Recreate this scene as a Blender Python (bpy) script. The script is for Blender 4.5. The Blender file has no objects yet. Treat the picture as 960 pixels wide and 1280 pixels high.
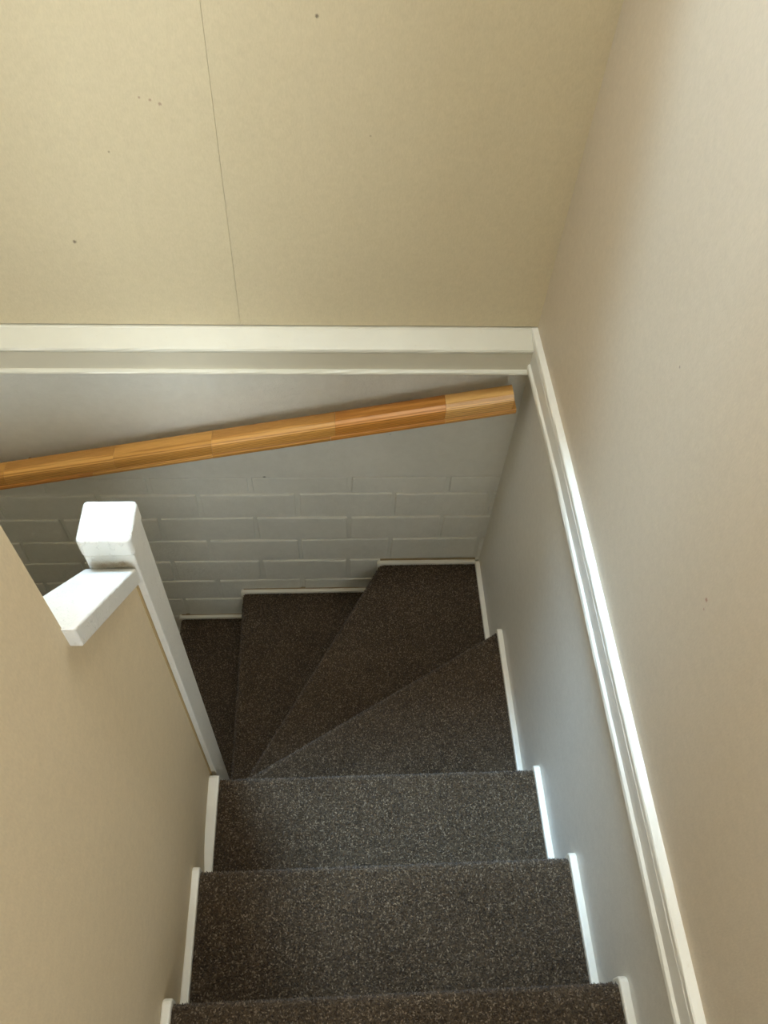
import bpy, bmesh, math, random
import numpy as np
from mathutils import Vector, Matrix

sc = bpy.context.scene
col = sc.collection
rng = random.Random(7)
ZS = 3.122                      # the lens stands this high above the lower hall floor

# ------------------------------------------------------------------ camera
def cam_axes(p, y, r):
    fwd = np.array([0, math.cos(p), -math.sin(p)]); up = np.array([0, math.sin(p), math.cos(p)]); right = np.array([1., 0, 0])
    c, s = math.cos(y), math.sin(y)
    Z = np.array([[c, -s, 0], [s, c, 0], [0, 0, 1]])
    fwd, up, right = Z @ fwd, Z @ up, Z @ right
    return math.cos(r) * right + math.sin(r) * up, -math.sin(r) * right + math.cos(r) * up, fwd
ri, up, fw = cam_axes(0.9382, -0.1119, 0.0812)
cd = bpy.data.cameras.new('camera'); cam = bpy.data.objects.new('camera', cd); col.objects.link(cam)
cam.matrix_world = Matrix(((ri[0], up[0], -fw[0], 0), (ri[1], up[1], -fw[1], 0), (ri[2], up[2], -fw[2], ZS), (0, 0, 0, 1)))
cd.sensor_fit = 'HORIZONTAL'; cd.sensor_width = 36.0; cd.lens = 36.0 * 993.68 / 960.0
cd.clip_start = 0.02; cd.clip_end = 100
sc.camera = cam

# ------------------------------------------------------------------ light and exposure
SKY = (0.90, 0.955, 1.0)
SKY_POWER = 18.0
w = bpy.data.worlds.new('sky'); sc.world = w; w.use_nodes = True
bg = w.node_tree.nodes['Background']; bg.inputs[0].default_value = (*SKY, 1); bg.inputs[1].default_value = SKY_POWER
sd = bpy.data.lights.new('hazy_sun', 'SUN'); sd.energy = 7.4; sd.angle = math.radians(13); sd.color = (.46, .715, 1.0)
sun = bpy.data.objects.new('hazy_sun', sd); col.objects.link(sun); sun.location = (-1.6, 2.6, ZS + 4)
sun.rotation_euler = Vector((.21, -.29, -.92)).to_track_quat('-Z', 'Y').to_euler()
sc.view_settings.view_transform = 'Standard'; sc.view_settings.look = 'None'
sc.view_settings.gamma = 1.0; sc.view_settings.use_curve_mapping = False
sc.view_settings.exposure = -0.37
sc.cycles.max_bounces = 16; sc.cycles.diffuse_bounces = 10; sc.cycles.glossy_bounces = 4
sc.cycles.transparent_max_bounces = 12

# ------------------------------------------------------------------ key measures (metres, lens at the origin)
R, R2, D, D2 = 0.483, 0.494, 1.4175, 1.429      # right wall above/below the trim, back wall above/below the trim
XL, XR = -0.2692, 0.4808                        # carpet edges of the straight flight
LW = -0.282                                     # face of the left wall
Y0, G, Z0, RISE = 0.128, 0.2394, -1.5445, 0.1753
PX, PY = -0.3008, 0.6164                        # point the winders turn about
X5 = -0.3066
ZT = -1.2222                                    # top of the white ledge
CEIL = 1.30
BOTTOM = -ZS
def nz(k): return Z0 - k * RISE
def ny(k): return Y0 + k * G

# ------------------------------------------------------------------ helpers
def tag(o, label=None, cat=None, group=None, kind=None):
    if label: o['label'] = label
    if cat: o['category'] = cat
    if group: o['group'] = group
    if kind: o['kind'] = kind
    return o
def empty(name, loc=(0, 0, 0), parent=None):
    o = bpy.data.objects.new(name, None); o.empty_display_size = .1
    o.location = (loc[0], loc[1], loc[2] + (0 if parent else ZS)); col.objects.link(o)
    if parent: o.parent = parent
    return o
def origin(o):
    v = Vector((0, 0, 0))
    while o is not None:
        v += o.location; o = o.parent
    return v
def mesh(name, verts, faces, mat, parent=None, bevel=0, seg=2, smooth=False, centre=True):
    """verts in lens coordinates; the object's origin goes to the middle of its own box"""
    vs = np.array(verts, dtype=float); vs[:, 2] += ZS
    c = (vs.min(0) + vs.max(0)) / 2 if centre else np.zeros(3)
    me = bpy.data.meshes.new(name); me.from_pydata([tuple(v) for v in vs - c], [], faces)
    bm = bmesh.new(); bm.from_mesh(me); bmesh.ops.recalc_face_normals(bm, faces=bm.faces); bm.to_mesh(me); bm.free()
    o = bpy.data.objects.new(name, me); col.objects.link(o)
    me.materials.append(mat)
    o.location = Vector(c)
    if parent:
        o.parent = parent; o.location = Vector(c) - origin(parent)
    if smooth:
        for p in me.polygons: p.use_smooth = True
        me.set_sharp_from_angle(angle=math.radians(30))
    if bevel:
        b = o.modifiers.new('edge', 'BEVEL'); b.width = bevel; b.segments = seg; b.limit_method = 'ANGLE'; b.angle_limit = math.radians(40)
    return o
BOXF = [(0, 3, 2, 1), (4, 5, 6, 7), (0, 1, 5, 4), (1, 2, 6, 5), (2, 3, 7, 6), (3, 0, 4, 7)]
def boxv(x0, x1, y0, y1, z0, z1):
    return [(x0, y0, z0), (x1, y0, z0), (x1, y1, z0), (x0, y1, z0), (x0, y0, z1), (x1, y0, z1), (x1, y1, z1), (x0, y1, z1)]
def box(name, x0, x1, y0, y1, z0, z1, mat, parent=None, bevel=0, seg=2):
    return mesh(name, boxv(x0, x1, y0, y1, z0, z1), BOXF, mat, parent, bevel, seg)
def prism(name, poly, d0, d1, axis, mat, parent=None, bevel=0, seg=2, smooth=False):
    """extrude a 2D polygon (the two other axes, in order) along axis from d0 to d1"""
    def put(p, d):
        q = list(p); q.insert(axis, d); return tuple(q)
    n = len(poly)
    v = [put(p, d0) for p in poly] + [put(p, d1) for p in poly]
    f = [tuple(range(n)), tuple(range(2 * n - 1, n - 1, -1))] + [(i, (i + 1) % n, n + (i + 1) % n, n + i) for i in range(n)]
    return mesh(name, v, f, mat, parent, bevel, seg, smooth)
def sweep(name, prof, pts, axis, mat, parent=None, jitter=0.0, seed=0, bevel=0):
    """a profile swept along axis with stations pts, the paint edge wandering a little"""
    r = random.Random(seed); v = []; f = []
    for i, s in enumerate(pts):
        for (a, b) in (prof(s) if callable(prof) else prof):
            q = [a + r.uniform(-jitter, jitter), b + r.uniform(-jitter, jitter)]; q.insert(axis, s); v.append(tuple(q))
    n = len(v) // len(pts)
    for i in range(len(pts) - 1):
        for j in range(n):
            f.append((i * n + j, i * n + (j + 1) % n, (i + 1) * n + (j + 1) % n, (i + 1) * n + j))
    f.append(tuple(range(n))); f.append(tuple(range(len(v) - 1, len(v) - n - 1, -1)))
    return mesh(name, v, f, mat, parent, bevel)

# ------------------------------------------------------------------ materials
class NT:
    def __init__(s, name):
        s.m = bpy.data.materials.new(name); s.m.use_nodes = True; s.t = s.m.node_tree; s.b = s.t.nodes['Principled BSDF']
    def n(s, kind, **kw):
        o = s.t.nodes.new(kind)
        for k, v in kw.items():
            if k in o.inputs: o.inputs[k].default_value = v
            else: setattr(o, k, v)
        return o
    def l(s, a, b): s.t.links.new(a, b)
    def coord(s, scale=(1, 1, 1), obj=False):
        if obj: g = s.n('ShaderNodeTexCoord').outputs['Object']
        else: g = s.n('ShaderNodeNewGeometry').outputs['Position']
        mp = s.n('ShaderNodeMapping', Scale=scale); s.l(g, mp.inputs[0]); return mp.outputs[0]
    def noise(s, vec, scale, detail=4, rough=.5, dist=0):
        o = s.n('ShaderNodeTexNoise', Scale=scale, Detail=detail, Roughness=rough, Distortion=dist); s.l(vec, o.inputs['Vector']); return o.outputs['Fac']
    def ramp(s, fac, stops):
        r = s.n('ShaderNodeValToRGB'); e = r.color_ramp.elements
        while len(e) < len(stops): e.new(.5)
        for i, (p, c) in enumerate(stops): e[i].position = p; e[i].color = (*c, 1)
        s.l(fac, r.inputs[0]); return r.outputs[0]
    def mix(s, fac, a, b, mode='MIX'):
        o = s.n('ShaderNodeMix', data_type='RGBA', blend_type=mode)
        for i, v in ((0, fac), (6, a), (7, b)):
            if isinstance(v, (int, float)): o.inputs[i].default_value = v
            elif isinstance(v, tuple): o.inputs[i].default_value = (*v, 1)
            else: s.l(v, o.inputs[i])
        return o.outputs[2]
    def bump(s, h, strength, dist, prev=None):
        o = s.n('ShaderNodeBump', Strength=strength, Distance=dist); s.l(h, o.inputs['Height'])
        if prev is not None: s.l(prev, o.inputs['Normal'])
        return o.outputs[0]
    def spots(s, base, lst):
        """small marks with a place of their own on the surface: (position, radius, colour)"""
        pos = s.n('ShaderNodeNewGeometry').outputs['Position']
        wob = s.n('ShaderNodeTexNoise', Scale=700., Detail=2.); s.l(pos, wob.inputs['Vector'])
        for (p, r, c, k) in lst:
            mp = s.n('ShaderNodeVectorMath', operation='DISTANCE'); s.l(pos, mp.inputs[0]); mp.inputs[1].default_value = (p[0], p[1], p[2] + ZS)
            ad = s.n('ShaderNodeMath', operation='MULTIPLY_ADD'); s.l(wob.outputs['Fac'], ad.inputs[0]); ad.inputs[1].default_value = r * 1.6; s.l(mp.outputs['Value'], ad.inputs[2])
            mr = s.n('ShaderNodeMapRange'); s.l(ad.outputs[0], mr.inputs[0])
            mr.inputs[1].default_value = r * 2.2; mr.inputs[2].default_value = r * 1.3; mr.inputs[3].default_value = 0; mr.inputs[4].default_value = k
            base = s.mix(mr.outputs[0], base, c)
        return base
    def done(s, colr, rough=.5, normal=None, spec=.5):
        if isinstance(colr, tuple): s.b.inputs['Base Color'].default_value = (*colr, 1)
        else: s.l(colr, s.b.inputs['Base Color'])
        s.b.inputs['Roughness'].default_value = rough; s.b.inputs['Specular IOR Level'].default_value = spec
        if normal is not None: s.l(normal, s.b.inputs['Normal'])
        return s.m

def wall_mat(name, a, b, spots=(), rough=.6, fine=.25, spec=.35):
    t = NT(name); v = t.coord()
    big = t.noise(v, 2.2, 3); mott = t.noise(v, 60, 5, .6); fib = t.noise(t.coord((1, 1, .35)), 420, 3, .6)
    c = t.ramp(big, [(.3, a), (.7, b)])
    c = t.mix(.20, c, t.ramp(mott, [(.3, tuple(x * .80 for x in a)), (.7, tuple(min(1, x * 1.12) for x in b))]))
    c = t.mix(.14, c, t.ramp(fib, [(.3, tuple(x * .7 for x in a)), (.7, tuple(min(1, x * 1.2) for x in b))]))
    if spots: c = t.spots(c, spots)
    nrm = t.bump(fib, fine, .0006, t.bump(mott, fine * .6, .0015))
    return t.done(c, rough, nrm, spec)
DK = (.10, .07, .05)
BEIGE_A, BEIGE_B = (.570, .492, .322), (.605, .525, .350)
M_back = wall_mat('beige_wallboard', BEIGE_A, BEIGE_B, [((-.514, D, -1.006), .0035, DK, .8), ((-.0164, D, -.573), .003, DK, .8), ((-.294, D, -.7226), .0028, (.25, .13, .10), .6),
    ((-.31, D, -.716), .0022, (.25, .13, .10), .6), ((-.328, D, -.712), .002, (.25, .13, .10), .6), ((-.4025, D, -.813), .002, DK, .5), ((.078, D, -.772), .0018, DK, .4)])
M_right = wall_mat('beige_wallboard_side', (.552, .477, .362), (.588, .510, .392), [((R, .493, -.8765), .0028, (.30, .12, .08), .8), ((R, .487, -.890), .0018, (.35, .16, .12), .6), ((R, .79, -.75), .002, DK, .5)], rough=.52)  # same board as the back wall, cool daylight mixed into its colour
M_left = wall_mat('beige_plaster', (.615, .505, .335), (.655, .545, .365), rough=.55)
M_ceil = wall_mat('white_ceiling', (.72, .70, .64), (.76, .74, .68), rough=.8)
M_gray = wall_mat('pale_grey_wall_paint', (.64, .625, .565), (.69, .675, .615), rough=.42, fine=.12, spec=.5)
def plaster_mat():
    t = NT('painted_masonry'); v = t.coord()
    n1 = t.noise(v, 38, 6, .65); n2 = t.noise(t.coord((.35, .35, 1)), 130, 5, .6); n3 = t.noise(v, 420, 3)
    c = t.ramp(t.noise(v, 5, 4), [(.3, (.665, .655, .575)), (.7, (.725, .715, .635))])
    c = t.mix(.12, c, t.ramp(n1, [(.35, (.50, .49, .42)), (.65, (.78, .77, .70))]))
    c = t.spots(c, [((-.19, D2, -1.7857), .004, (.1, .09, .07), .8), ((.11, D2, -1.60), .0025, DK, .4), ((.16, D2, -1.605), .0022, DK, .4)])
    nrm = t.bump(n3, .35, .0010, t.bump(n2, .6, .003, t.bump(n1, .65, .005)))
    return t.done(c, .55, nrm, .4)
M_masonry = plaster_mat()
def white_mat(name, a, rough=.32, dirt=.35, spots=(), rough_paint=.0):
    t = NT(name); v = t.coord()
    d = t.noise(v, 55, 6, .7); str_ = t.noise(t.coord((1, 1, 1)), 16, 4)
    c = t.ramp(str_, [(.3, a), (.75, tuple(x * .955 for x in a))])
    m = t.ramp(d, [(.63, (0, 0, 0)), (.76, (dirt, dirt, dirt))])
    c = t.mix(m, c, (.50, .42, .28))
    if spots: c = t.spots(c, spots)
    nrm = t.bump(t.noise(v, 210, 4), .18, .001, t.bump(str_, .25, .003))
    if rough_paint:
        chip = t.ramp(t.noise(v, 70, 3, .55), [(.54, (0, 0, 0)), (.60, (1, 1, 1))]); nrm = t.bump(chip, rough_paint, .0012, nrm)
    return t.done(c, rough, nrm, .5)
M_white = white_mat('white_gloss_paint', (.80, .785, .70))
SM = (.36, .25, .12); CH = (.50, .55, .58)
M_board = white_mat('white_board_paint', (.72, .715, .67), .3, .3, (), .5)
M_post = white_mat('white_post_paint', (.70, .69, .635), .32, .35, [((-.341 + .007 * i, .629, -.984 - .002 * (i % 3)), .006 + .002 * (i % 2), SM, .32) for i in range(8)] + [((-.30, .629, -.981), .004, SM, .4)] + [((x, y, -.9205), r, CH, k) for x, y, r, k in ((-.316, .662, .003, .5), (-.291, .672, .0035, .4), (-.298, .649, .005, .35), (-.31, .652, .004, .3), (-.333, .668, .0035, .3), (-.288, .645, .004, .4), (-.335, .645, .003, .3))], .6)
M_trim = white_mat('white_trim_paint', (.76, .75, .69))
M_ledge = white_mat('yellowed_ledge_paint', (.66, .64, .53))
M_fascia = white_mat('yellowed_fascia_paint', (.62, .58, .455))
M_bead = white_mat('aged_white_bead_paint', (.79, .76, .66), .38, .5)
def gap_mat(name, c): 
    t = NT(name); return t.done(c, .9, None, .1)
M_gap = gap_mat('dark_joint', (.30, .23, .14))
def oak_mat(name, tone, seed):
    t = NT(name); o = t.coord((1.3, 30, 30), obj=True)
    mp = t.n('ShaderNodeVectorMath', operation='ADD'); t.l(o, mp.inputs[0]); mp.inputs[1].default_value = (seed * 3.7, seed * 1.3, seed * 2.1); v = mp.outputs[0]
    wv = t.n('ShaderNodeTexWave', wave_type='BANDS', bands_direction='Z', Scale=2.0, Distortion=4.5, Detail=3.0); t.l(v, wv.inputs['Vector'])
    wv.inputs['Detail Scale'].default_value = .8
    fine = t.noise(t.coord((6, 240, 240), obj=True), 5, 4, .6)
    a = tuple(x * f for x, f in zip((.70, .375, .100), tone)); b = tuple(x * f for x, f in zip((.53, .235, .045), tone))
    c = t.ramp(wv.outputs['Fac'], [(.05, tuple(x * .8 for x in b)), (.30, b), (.55, a), (1, tuple(min(1, x * 1.12) for x in a))])
    c = t.mix(.35, c, t.ramp(fine, [(.35, tuple(x * .6 for x in b)), (.65, tuple(x * 1.12 for x in a))]))
    return t.done(c, .33, t.bump(fine, .12, .0006), .5)
OAK = [oak_mat('varnished_wood_%s' % n, tn, i) for i, (n, tn) in enumerate((('amber', (1, 1, 1)), ('straw', (1.12, 1.25, 1.6)), ('honey', (.86, .82, .72)), ('rust', (.92, .78, .62))))]
def carpet_mat(name, pile):
    t = NT(name); v = t.coord()
    n = t.noise(v, 260, 4, .7); big = t.noise(v, 9, 3)
    c = t.ramp(n, [(.32, (.018, .010, .004)), (.5, (.068, .044, .023)), (.68, (.150, .107, .066))])
    if pile:
        g = t.n('ShaderNodeNewGeometry')
        c2 = t.ramp(g.outputs['Random Per Island'], [(0, (.008, .0038, .0010)), (.32, (.042, .0245, .0095)), (.76, (.120, .081, .043)), (1, (.38, .29, .19))])
        c = t.mix(.8, c, c2)
    c = t.mix(.25, c, t.ramp(big, [(.3, (.046, .029, .014)), (.7, (.110, .077, .046))]))
    t.b.inputs['Sheen Weight'].default_value = .15; t.b.inputs['Sheen Roughness'].default_value = .5
    return t.done(c, .95, t.bump(n, .8, .004), .15)
M_carpet = carpet_mat('dark_brown_loop_carpet', False); M_pile = carpet_mat('dark_brown_carpet_pile', True)
M_metal = NT('grey_bracket_metal'); M_metal.b.inputs['Metallic'].default_value = .8; M_metal = M_metal.done((.25, .2, .17), .45)
def glass_mat():
    t = NT('window_glass'); tr = t.n('ShaderNodeBsdfTransparent', Color=(.97, .98, .98, 1)); gl = t.n('ShaderNodeBsdfGlossy', Roughness=.02)
    mx = t.n('ShaderNodeMixShader', Fac=.06); t.l(tr.outputs[0], mx.inputs[1]); t.l(gl.outputs[0], mx.inputs[2])
    t.l(mx.outputs[0], t.t.nodes['Material Output'].inputs[0]); return t.m
M_glass = glass_mat()

# ------------------------------------------------------------------ room shell
XW, YW = -2.3, -2.3
XE, YR = 1.9, -.72                      # far ends of the upper room; landing widened rightwards for added window light
def structure(name, label, cat):
    return tag(empty(name), label, cat, kind='structure')

# back wall: two wallboards above, plaster band and bricks below
wb = structure('wall_back', 'back wall of beige wallboard over grey painted brick behind the handrail', 'wall')
seam = -.2018
ROOFZ = .10
box('wall_panel', XW, seam - .0002, D, D + .10, ZT + .0025, ROOFZ + .1, M_back, wb, .0005)
box('wall_panel', seam + .0002, R + .1, D, D + .10, ZT + .0025, ROOFZ + .1, M_back, wb, .0005)
box('wall_core', XW, R + .1, D + .06, D + .14, BOTTOM, ROOFZ + .1, M_gap, wb)
ZB = -1.7905                              # underside of the smooth plaster band
prism('plaster_band', [(D2 - .001, ZB), (D2 - .001, -1.24), (D2 + .05, -1.24), (D2 + .05, ZB)], XW, R2 + .02, 0, M_masonry, wb, .003)
box('mortar_bed', XW, R2 + .02, D2 + .0060, D2 + .06, BOTTOM, ZB, M_masonry, wb)
def brick(x0, x1, z0, z1):
    j = lambda a: rng.uniform(-a, a)
    y = D2 + j(.0012); t = j(.001)
    v = [(x0 + j(.0015), y + t, z0 + j(.001)), (x1 + j(.0015), y - t, z0 + j(.001)), (x1, D2 + .03, z0), (x0, D2 + .03, z0),
         (x0 + j(.0015), y + t, z1 + j(.001)), (x1 + j(.0015), y - t, z1 + j(.001)), (x1, D2 + .03, z1), (x0, D2 + .03, z1)]
    mesh('brick', v, BOXF, M_masonry, wb, .0035, 2)
zc = [ZB, -1.867, -1.9855, -2.107, -2.2275, -2.349, -2.4705, -2.592, -2.7135]
for i in range(len(zc) - 1):
    off = .0545 if i % 2 == 0 else -.101
    x = off + .2885
    while x < R2 + .25: x += .2885
    while x > -1.75:
        x0, x1 = x - .2885 + .006, x - .006
        x1 = min(x1, R2 + .008); x0 = max(x0, XW)
        if x1 - x0 > .02: brick(x0, x1, zc[i + 1] + .0055, zc[i] - (.0055 if i else .003))
        x -= .2885

wr = structure('wall_right', 'right wall, beige above the white trim and pale grey below', 'wall')
box('upper_wall', R, R + .12, YR, D + .1, ZT + .001, CEIL + .2, M_right, wr)
box('return_wall', R + .10, XE, YR, YR + .12, BOTTOM, CEIL + .2, M_right, wr)
box('lower_wall', R2, R + .13, YR, D2 + .06, BOTTOM, ZT - .008, M_gray, wr)

# left wall: full height up to a clean end edge, then a low partition under the sloping board
YE = .4085
BT0, BT1 = -.7605, -.993                  # top of the sloping board at its two ends
YN0, YN1 = .627, .6955                    # the newel post from front to back
bs = (BT1 - BT0) / (YN0 - YE)
wl = structure('wall_left', 'beige left wall ending beside the white sloping board', 'wall')
LWP = [(YW, -.0022), (-.2, -.0022), (.05, -.0020), (.15, -.0013), (.24, -.0004), (.30, .0002), (.335, .0005), (.36, .0002), (.385, -.0008), (YE, -.0026), (.43, -.0046), (.455, -.0064), (.49, -.0082), (.54, -.0092), (YN0, -.0095)]
LP = LW - .0092                           # the low partition lies a little deeper than the full-height wall
full = [(LW + a, y) for y, a in LWP if y <= YE]
prism('full_height_wall', [(LW - .072, YW)] + full + [(LW - .072, YE)], BOTTOM, CEIL + .2, 2, M_left, wl, smooth=True)
low = [(LW + a, y) for y, a in LWP if y >= YE]; lv = []
for x, y in low:
    zt = BT0 - .030 + bs * (y - YE)
    lv += [(x, y, BOTTOM), (x, y, zt), (LW - .070, y, zt), (LW - .070, y, BOTTOM)]
lf = [(i * 4 + j, i * 4 + (j + 1) % 4, i * 4 + 4 + (j + 1) % 4, i * 4 + 4 + j) for i in range(len(low) - 1) for j in range(4)] + [(3, 2, 1, 0), tuple(range(len(lv) - 4, len(lv)))]
mesh('low_partition', lv, lf, M_left, wl, smooth=True)
box('spandrel', XW, LW - .03, YE + .01, YN1 - .02, BOTTOM, -1.26, M_gray, wl)

fl = structure('floor', 'floors of the upper landing and the lower hall out of view', 'floor')
box('landing_floor', XW, XE, YW, YR + .1, -1.40, nz(-2), M_carpet, fl)
box('landing_edge', LW - .06, R2 + .01, YR + .1, ny(-2), -1.40, nz(-2), M_carpet, fl)
box('side_floor', XW, LW - .05, YW, YN1 - .02, -1.40, nz(-2), M_carpet, fl)
box('lower_floor', XW, R2 + .05, YW, D2 + .05, BOTTOM - .05, BOTTOM, M_carpet, fl)
for nm, x0, x1, y0, y1 in (('wall_front', XW - .1, XE + .1, YW - .1, YW), ('wall_side', XW - .1, XW, YW, D + .1), ('wall_end', XE, XE + .1, YW, YR + .12)):
    if nm == 'wall_front':
        wf = structure('wall_front', 'beige wall behind the landing with two added fill-light windows', 'wall')
        wz0, wz1 = -.55, .95
        WINS = ((-2.0, -.55), (.10, 1.45))  # unseen openings added to brighten the back and left walls
        box('wall_below', x0, x1, y0, y1, BOTTOM, wz0, M_left, wf); box('wall_above', x0, x1, y0, y1, wz1, CEIL + .2, M_left, wf)
        for a, b in ((x0, WINS[0][0]), (WINS[0][1], WINS[1][0]), (WINS[1][1], x1)):
            box('wall_pier', a, b, y0, y1, wz0, wz1, M_left, wf)
    else:
        ws = structure(nm, 'plain beige end wall of the %s' % ('upper room' if nm == 'wall_side' else 'landing'), 'wall')
        box('end_wall', x0, x1, y0, y1, BOTTOM, CEIL + .2, M_left, ws)

# roof slope with a roof window above the stairwell
ANG = math.radians(52)
YF = D - (CEIL - ROOFZ) / math.tan(ANG)
SL = (CEIL - ROOFZ) / math.sin(ANG)
def slope_pt(x, s, n):                    # s up the slope from the back wall, n outwards
    return (x, D - s * math.cos(ANG) + n * math.sin(ANG), ROOFZ + s * math.sin(ANG) + n * math.cos(ANG))
def slope_box(name, x0, x1, s0, s1, n0, n1, mat, parent, bevel=0):
    v = [slope_pt(*p) for p in boxv(x0, x1, s0, s1, n0, n1)]
    return mesh(name, v, BOXF, mat, parent, bevel)
ce = structure('ceiling', 'white sloping ceiling with the roof window above the stairs', 'ceiling')
RX0, RX1, RS0, RS1, RT = -.95, .44, .085, .85, .16
slope_box('slope_lower', XW - .1, R + .12, -.25, RS0, 0, RT, M_ceil, ce)
slope_box('slope_upper', XW - .1, R + .12, RS1, SL + .10, 0, RT, M_ceil, ce)
slope_box('slope_side', XW - .1, RX0, RS0, RS1, 0, RT, M_ceil, ce)
slope_box('slope_side', RX1, R + .12, RS0, RS1, 0, RT, M_ceil, ce)
box('flat_ceiling', XW - .1, XE + .1, YW - .1, YF + .02, CEIL, CEIL + .15, M_ceil, ce)
w1 = structure('window_1', 'roof window over the stairwell', 'window')
for a in ((RX0, RX0 + .05, RS0, RS1), (RX1 - .05, RX1, RS0, RS1), (RX0 + .05, RX1 - .05, RS0, RS0 + .05), (RX0 + .05, RX1 - .05, RS1 - .05, RS1)):
    slope_box('window_frame', *a, RT - .06, RT + .02, M_white, w1, .004)
slope_box('window_pane', RX0 + .045, RX1 - .045, RS0 + .045, RS1 - .045, RT - .02, RT - .012, M_glass, w1)
def portal(name, loc, rot, sx, sy):
    ld = bpy.data.lights.new(name, 'AREA'); ld.shape = 'RECTANGLE'; ld.size = sx; ld.size_y = sy; ld.cycles.is_portal = True
    o = bpy.data.objects.new(name, ld); col.objects.link(o); o.location = (loc[0], loc[1], loc[2] + ZS); o.rotation_euler = rot
c = slope_pt((RX0 + RX1) / 2, (RS0 + RS1) / 2, RT + .03)
portal('roof_window_daylight', c, (-(math.pi / 2 - ANG) if False else -(ANG - 0) + 0, 0, 0), RX1 - RX0, RS1 - RS0)
for nm, lab, (wx0, wx1) in (('fill_window_2', 'wide unseen window added to the side room wall for fill light', WINS[0]), ('fill_window_3', 'unseen window added behind the landing to brighten the left wall', WINS[1])):  # both windows are added behind the lens as fill light
    w2 = structure(nm, lab, 'window')
    for a in ((wx0, wx0 + .05, wz0, wz1), (wx1 - .05, wx1, wz0, wz1), (wx0 + .05, wx1 - .05, wz0, wz0 + .05), (wx0 + .05, wx1 - .05, wz1 - .05, wz1)):
        box('window_frame', a[0], a[1], YW - .08, YW - .02, a[2], a[3], M_white, w2, .004)
    box('window_pane', wx0 + .045, wx1 - .045, YW - .055, YW - .047, wz0 + .045, wz1 - .045, M_glass, w2)
    portal('fill_window_daylight', ((wx0 + wx1) / 2, YW - .09, (wz0 + wz1) / 2), (math.radians(90), 0, 0), wx1 - wx0, wz1 - wz0)

# white trim: a deep ledge on the back wall, a slim one on the right wall
xs = list(np.arange(XW, .46, .04)) + [.4695]
t1 = structure('trim_1', 'cream white boxed ledge along the back wall above the handrail', 'trim')
YL, ZL = 1.3650, -1.2458                 # front edge of the sloping ledge
sweep('ledge_board', [(YL + .003, ZL - .012), (YL - .0005, ZL - .009), (YL - .0008, ZL - .004), (YL + .001, ZL + .0004), (YL + .006, ZL + .0030), (D - .006, ZT - .0035), (D - .0035, ZT - .0008), (D + .012, ZT), (D + .012, ZT - .034)], xs, 0, M_ledge, t1, .0004, 1)
sweep('fascia_board', [(YL + .0012, -1.312), (YL + .0012, ZL - .0115), (D2 - .0015, ZL - .0115), (D2 - .0015, -1.312)], xs, 0, M_fascia, t1, .0003, 2)
sweep('bead', [(YL - .007, -1.3165), (YL - .0085, -1.3135), (YL - .007, -1.3095), (YL - .002, -1.3065), (YL + .004, -1.306), (YL + .010, -1.3175)], xs[:-1] + [.4705], 0, M_ledge, t1, .0005, 3)
t2 = structure('trim_2', 'slim white moulding running down the right wall beside the stairs', 'trim')
ys = list(np.arange(YR, D + .01, .035)) + [D + .011]
def dz(y): return -.022 * max(0, (y - 1.02)) / .4
XT = .469
def du(y): return -.0095 * max(0, (y - 1.0)) / .4
ZR = -1.2130
sweep('ledge_board', lambda y: [(XT + .001, ZR - .0145 + du(y)), (XT - .0006, ZR - .0125 + du(y)), (XT - .0006, ZR - .003 + du(y)), (XT + .001, ZR - .0003 + du(y)), (R - .002, ZR + .0012 + du(y)), (R + .003, ZR + .002 + du(y)), (R + .003, ZR - .0145 + du(y))], ys, 1, M_white, t2, .0005, 4)
sweep('fascia_board', lambda y: [(XT + .001, -1.274 + dz(y)), (XT + .0002, ZR - .0185 + du(y)), (XT + .002, ZR - .0155 + du(y)), (XT + .004, ZR - .0130 + du(y)), (R2 + .001, ZR - .013 + du(y)), (R2 + .001, -1.274 + dz(y))], ys, 1, M_trim, t2, .0002, 5)
sweep('bead', lambda y: [(XT + .001, -1.2915 + dz(y)), (XT - .0025, -1.288 + dz(y)), (XT - .004, -1.281 + dz(y)), (XT - .003, -1.2735 + dz(y)), (XT + .0008, -1.2690 + dz(y)), (XT + .006, -1.2685 + dz(y)), (R2 + .001, -1.2915 + dz(y))], ys, 1, M_white, t2, .0006, 6)

# ------------------------------------------------------------------ staircase
st = empty('staircase', (.1, .6, BOTTOM))
tag(st, 'carpeted winding staircase in dark brown loop pile with white edge beads', 'staircase')
def isect(p, d, q, e):
    den = d[0] * e[1] - d[1] * e[0]; t = ((q[0] - p[0]) * e[1] - (q[1] - p[1]) * e[0]) / den
    return (p[0] + d[0] * t, p[1] + d[1] * t)
def shifted(poly, i, s):
    """polygon with its edge i -> i+1 moved inwards by s (counter-clockwise polygon)"""
    n = len(poly); a, b = np.array(poly[i]), np.array(poly[(i + 1) % n]); d = b - a; d = d / np.linalg.norm(d)
    nrm = np.array([-d[1], d[0]]); a2 = a + nrm * s
    p0 = np.array(poly[i - 1]); p3 = np.array(poly[(i + 2) % n])
    out = [tuple(p) for p in poly]
    out[i] = isect(a2, d, p0, a - p0); out[(i + 1) % n] = isect(a2, d, p3, b - p3)
    return out
NOSE = [(0, .013), (-.0015, .006), (-.005, .0018), (-.010, 0), (-.026, 0), (-.032, .003), (-.034, .02)]
def inside(P, poly):
    n = len(poly); m = np.ones(len(P), bool)
    for i in range(n):
        a, b = poly[i], poly[(i + 1) % n]
        m &= (b[0] - a[0]) * (P[:, 1] - a[1]) - (b[1] - a[1]) * (P[:, 0] - a[0]) >= 0
    return m
nprng = np.random.RandomState(3)
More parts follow.
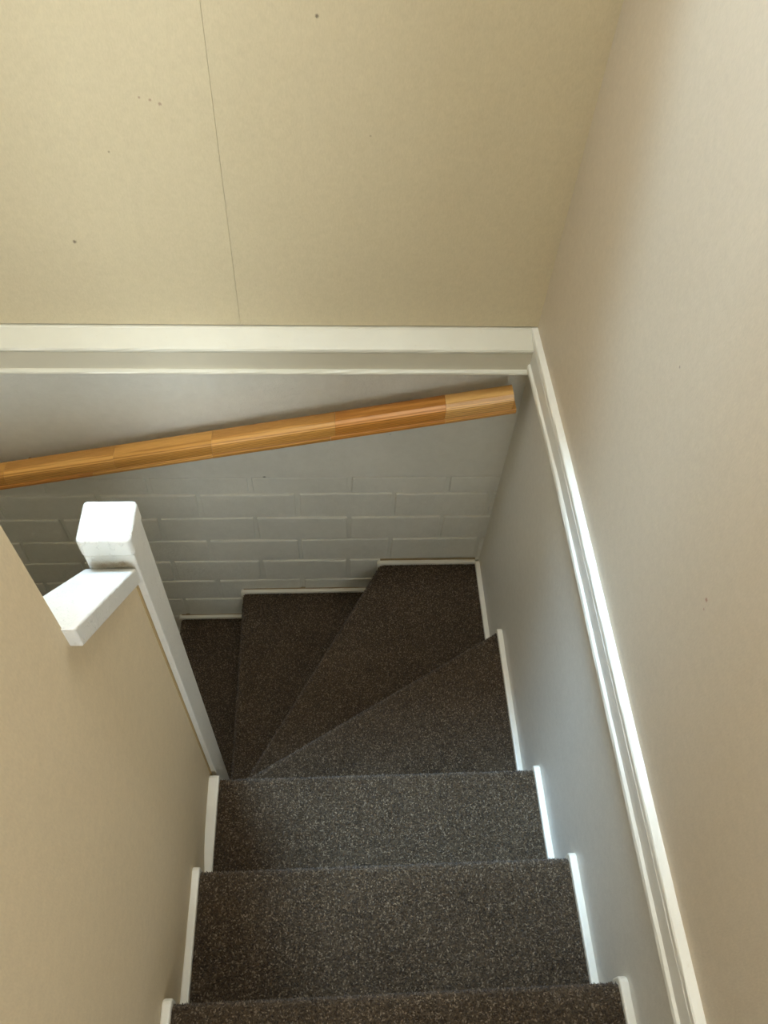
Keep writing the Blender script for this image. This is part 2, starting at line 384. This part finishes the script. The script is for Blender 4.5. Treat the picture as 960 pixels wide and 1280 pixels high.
def tufts(name, pts, nrm, parent, size=1.18):
    """short leaning yarn ends, each a little three-sided spike"""
    n = len(pts); N = nrm
    A = np.cross(N, np.array([.3, .5, .81])); A /= np.linalg.norm(A, axis=1)[:, None]; B = np.cross(N, A)
    th = nprng.uniform(0, 2 * np.pi, n); r = nprng.uniform(.0013, .0022, n) * size
    h = nprng.uniform(.0018, .0042, n) * size; ln = nprng.uniform(.0015, .0055, n) * size; az = nprng.uniform(0, 2 * np.pi, n)
    V = np.zeros((n, 4, 3))
    for k in range(3):
        t = th + k * 2.094
        V[:, k] = pts + A * (np.cos(t) * r)[:, None] + B * (np.sin(t) * r)[:, None] - N * .0006
    V[:, 3] = pts + N * h[:, None] + A * (np.cos(az) * ln)[:, None] + B * (np.sin(az) * ln)[:, None]
    V = V.reshape(-1, 3); V[:, 2] += ZS
    o0 = np.array(origin(parent)); V = V - o0
    base = np.arange(n)[:, None] * 4
    F = np.concatenate([base + np.array([[0, 1, 3]]), base + np.array([[1, 2, 3]]), base + np.array([[2, 0, 3]])], 1).reshape(-1, 3)
    me = bpy.data.meshes.new(name)
    me.vertices.add(len(V)); me.vertices.foreach_set('co', V.ravel())
    me.loops.add(F.size); me.loops.foreach_set('vertex_index', F.ravel().astype(np.int32))
    me.polygons.add(len(F)); me.polygons.foreach_set('loop_start', np.arange(0, F.size, 3, dtype=np.int32))
    me.polygons.foreach_set('use_smooth', np.ones(len(F), bool))
    me.update(calc_edges=True); me.materials.append(M_pile)
    o = bpy.data.objects.new(name, me); col.objects.link(o); o.parent = parent; o['kind'] = 'stuff'
    return o
def step(poly, edge, z, pile=True, spacing=.0028):
    top = [(p[0], p[1]) for p in poly]; n = len(poly); v = []; f = []
    layers = [(z + a, s) for a, s in NOSE] + [(z - RISE - .004, .02)]
    for (zz, s) in layers:
        v += [(x, y, zz) for x, y in shifted(poly, edge, s)]
    for k in range(len(layers) - 1):
        for i in range(n):
            f.append((k * n + i, k * n + (i + 1) % n, (k + 1) * n + (i + 1) % n, (k + 1) * n + i))
    f.append(tuple(range(n))); f.append(tuple(range(len(v) - 1, len(v) - n - 1, -1)))
    o = mesh('carpeted_step', v, f, M_carpet, st)
    if pile:
        P0 = np.array(poly); lo, hi = P0.min(0), P0.max(0)
        gx, gy = np.meshgrid(np.arange(lo[0], hi[0], spacing), np.arange(lo[1], hi[1], spacing))
        P = np.stack([gx.ravel(), gy.ravel()], 1); P += nprng.uniform(-.5, .5, P.shape) * spacing
        P = P[inside(P, shifted(poly, edge, .011))]
        pts = [np.column_stack([P, np.full(len(P), z)])]; nr = [np.tile([0, 0, 1.], (len(P), 1))]
        a, b = np.array(poly[edge]), np.array(poly[(edge + 1) % n]); L = np.linalg.norm(b - a); d = (b - a) / L; out = np.array([d[1], -d[0]])
        cs = [(0, .013), (-.0015, .006), (-.005, .0018), (-.010, 0), (-.018, 0), (-.026, 0)]
        ns = [(1, .15), (.9, .45), (.6, .8), (.25, 1), (0, 1), (0, 1)]
        for k in range(len(cs) - 1):
            seglen = math.hypot(cs[k + 1][0] - cs[k][0], cs[k + 1][1] - cs[k][1])
            m = int(L * seglen / spacing ** 2)
            t = nprng.uniform(0, L, m); u = nprng.uniform(0, 1, m)
            zz = cs[k][0] + (cs[k + 1][0] - cs[k][0]) * u; s = cs[k][1] + (cs[k + 1][1] - cs[k][1]) * u
            xy = a + d * t[:, None] - out * s[:, None]
            pts.append(np.column_stack([xy, z + zz]))
            nn = np.array([out[0] * ns[k][1], out[1] * ns[k][1], ns[k][0]]); nn /= np.linalg.norm(nn); nr.append(np.tile(nn, (m, 1)))
        tufts('carpet_pile', np.concatenate(pts), np.concatenate(nr), o)
    return o
YB = D2 - .013                            # carpet edge at the back wall
T30, T60 = math.tan(math.radians(30)), math.tan(math.radians(60))
def l30(x, s=0): return PY + (x - PX) * T30 - s / math.cos(math.radians(30))
def l60y(x, s=0): return PY + (x - PX + s / math.sin(math.radians(60))) * T60 if False else PY + (x - PX) * T60 - s / math.cos(math.radians(60))
def l60x(y, s=0): return PX + (y - PY) / T60 + s / math.sin(math.radians(60))
RB = .02
S = {}
for k in (-1, 0, 1, 2):
    S[k] = step([(XL, ny(k - 1) - RB), (XR, ny(k - 1) - RB), (XR, ny(k)), (XL, ny(k))], 2, nz(k), k >= 0)
XI = -.272
S[3] = step([(XI, ny(2) - RB), (XR, ny(2) - RB), (XR, l30(XR)), (XI, l30(XI))], 2, nz(3))
S[4] = step([(XI, l30(XI, RB)), (XR, l30(XR, RB)), (XR, YB), (l60x(YB), YB), (XI, l60y(XI))], 3, nz(4))
S[5] = step([(X5, YN1 + .001), (l60x(YN1 + .001, RB), YN1 + .001), (l60x(YB, RB), YB), (X5, YB)], 3, nz(5))
for k in (6, 7, 8):
    S[k] = step([(X5 - (k - 5) * G, YN1 + .001), (X5 - (k - 6) * G + RB, YN1 + .001), (X5 - (k - 6) * G + RB, YB), (X5 - (k - 5) * G, YB)], 3, nz(k), k == 6)

# white beads along the carpet edges, running over each nosing and down the riser
def bead(parent, t0, tn, z, w0, w1, along, seed, bk=.012, down=True):
    """t0 -> tn along the tread to its nosing; w0..w1 across towards the wall; along = 1 runs in Y, 0 in X"""
    r = random.Random(seed); sg = 1 if tn > t0 else -1
    n = max(3, int(abs(tn - t0) / .03))
    outer = [(t0 + (tn - t0) * i / n, bk + r.uniform(-.0009, .0009)) for i in range(n)]
    outer += [(tn + sg * .001, bk), (tn + sg * .006, bk - .0025), (tn + sg * .0095, bk - .008), (tn + sg * .011, bk - .016)]
    if down: outer += [(tn + sg * .0105, -.031), (tn - sg * .003, -.040), (tn - sg * .010, -.048), (tn - sg * .010, -RISE + .004), (tn - sg * .022, -RISE + .004), (tn - sg * .022, -.030)]
    else: outer += [(tn + sg * .010, -.03), (tn - sg * .022, -.03)]
    outer += [(tn - sg * .02, -.004), (t0, -.004)]
    poly = [(a, z + b) for a, b in outer]
    return prism('edge_bead', poly, w0, w1, 1 - along, M_bead, parent, .0035, 3)
for k in (-1, 0, 1, 2):
    bead(S[k], ny(k - 1) - RB, ny(k), nz(k), XR - .0015, R2 + .0015, 1, 10 + k)
    bead(S[k], ny(k - 1) - RB, ny(k), nz(k), (LP if k == 2 else LW) - .0015, XL + .0015, 1, 20 + k)
bead(S[3], ny(2) - RB, l30(XR), nz(3), XR - .0015, R2 + .0015, 1, 33)
bead(S[4], l30(XR, RB), YB, nz(4), XR - .0015, R2 + .0015, 1, 34, down=False)
M_dirt = gap_mat('brown_dirt_line', (.30, .23, .13))
for k, a, b in ((4, l60x(YB), XR), (5, X5, l60x(YB, RB)), (6, X5 - G, X5 + RB)):
    box('dirt_line', a, b, D2 - .0022, D2 + .004, nz(k) + .009, nz(k) + .0145, M_dirt, S[k])
bead(S[4], XR, l60x(YB), nz(4), YB - .0005, D2 + .004, 0, 35)
bead(S[5], l60x(YB, RB), X5, nz(5), YB - .0005, D2 + .004, 0, 36)
for k in (6, 7, 8):
    bead(S[k], X5 - (k - 6) * G + RB, X5 - (k - 5) * G, nz(k), YB - .0005, D2 + .004, 0, 31 + k)

# ------------------------------------------------------------------ newel post and sloping board
np_ = empty('newel_post', (-.315, .66, nz(6)))
tag(np_, 'white painted square newel post with a chipped block cap beside the stairs', 'post')
NX0, NX1 = -.352, -.2795
box('post', NX0 + .002, NX1, YN0 + .002, YN1, nz(6), -.9640, M_post, np_, .002)
box('caulk_line', LP - .004, LP + .0016, YN0 - .0045, YN0 + .004, nz(5), BT1 - .05, gap_mat('yellowed_caulk', (.42, .31, .16)), np_)
capo = box('cap', NX0, NX1 + .003, YN0 - .001, YN1 + .0015, -.9628, -.9205, M_post, np_, .007, 4)
tag(capo, 'rounded white cap block with flaking paint')
bo = empty('sloping_board', (-.31, (YE + YN0) / 2, (BT0 + BT1) / 2))
tag(bo, 'short white board sloping down from the left wall to the newel post', 'board')
th = .040
v = [(-.356, YE - .0, BT0), (-.2705, YE - .003, BT0), (-.283, YN0, BT1), (-.356, YN0, BT1),
     (-.356, YE - .0, BT0 - th), (-.2705, YE - .003, BT0 - th), (-.283, YN0, BT1 - th), (-.356, YN0, BT1 - th)]
mesh('board', v, [(0, 1, 2, 3), (4, 7, 6, 5), (0, 4, 5, 1), (1, 5, 6, 2), (2, 6, 7, 3), (3, 7, 4, 0)], M_board, bo, .003, 3)

# ------------------------------------------------------------------ handrail on the back wall
hr = empty('handrail', (-.3, D2, -1.56))
tag(hr, 'varnished finger-jointed wooden handrail sloping along the grey back wall', 'handrail')
hs = .2205; hz0 = -1.4675                # slope and height of the back top edge at X = 0
yo, yi = D2 - .0960, D2 - .0440
def rail_prof(part):
    if part == 'top':
        return [(yi, -.038), (yi, -.006), (yi - .004, -.001), (yi - .010, .0005), (yo + .014, .0), (yo + .006, -.0025), (yo + .0015, -.008), (yo, -.015), (yo, -.030), (yo + .0035, -.034), (yo + .0035, -.038)]
    return [(yi, -.052), (yi, -.0381), (yo + .004, -.0381), (yo + .001, -.0405), (yo, -.0435), (yo + .001, -.050), (yo + .004, -.052)]
def rail(part, joints, mats, seed):
    for i in range(len(joints) - 1):
        a, b = joints[i] + .0002, joints[i + 1] - .0002
        pr = rail_prof(part); n = len(pr)
        vv = [(x + 0 * z, y, hz0 + hs * x + z * 1.12) for x in (a, b) for (y, z) in pr]
        ff = [tuple(range(n)), tuple(range(2 * n - 1, n - 1, -1))] + [(j, (j + 1) % n, n + (j + 1) % n, n + j) for j in range(n)]
        nm = 'rail_block' if part == 'top' else 'lower_lamella'
        o = mesh(nm, vv, ff, OAK[mats[i]], hr, .0003, 1)
        # turn the block so its own X runs along the rail and the grain follows it
        ang = math.atan(hs); Rm = Matrix.Rotation(ang, 4, 'Y')
        o.data.transform(Rm); o.rotation_euler = (0, -ang, 0)
rail('top', [-1.46, -1.17, -.85, -.557, -.301, .011, .282, .444], [0, 2, 0, 2, 0, 3, 1], 1)
rail('bottom', [-1.46, -1.0, -.62, -.304, .0, .285, .456], [2, 3, 0, 2, 3, 0], 2)
for bx in (-1.2, -.79, .20):
    zc_ = hz0 + hs * bx - .045
    br = prism('bracket', [(yi - .012, zc_ + .002), (yi - .002, zc_ + .004), (D2 - .004, zc_ - .03), (D2 + .002, zc_ - .03), (D2 + .002, zc_ - .052), (D2 - .004, zc_ - .052), (yi - .012, zc_ - .012)], bx - .009, bx + .009, 0, M_metal, hr, .002)
    box('screw_plate', bx - .02, bx + .02, D2 - .004, D2 + .003, zc_ - .075, zc_ - .015, M_metal, br, .001)
mesh('bracket_screw', [(-.813 + .006 * math.cos(a) , D2 - (.007 if k else -.003), -1.7005 + .006 * math.sin(a)) for k in (0, 1) for a in [i * math.pi / 4 for i in range(8)]], [tuple(range(8)), tuple(range(15, 7, -1))] + [(i, (i + 1) % 8, 8 + (i + 1) % 8, 8 + i) for i in range(8)], gap_mat('rusty_screw', (.16, .07, .03)), hr, .001)
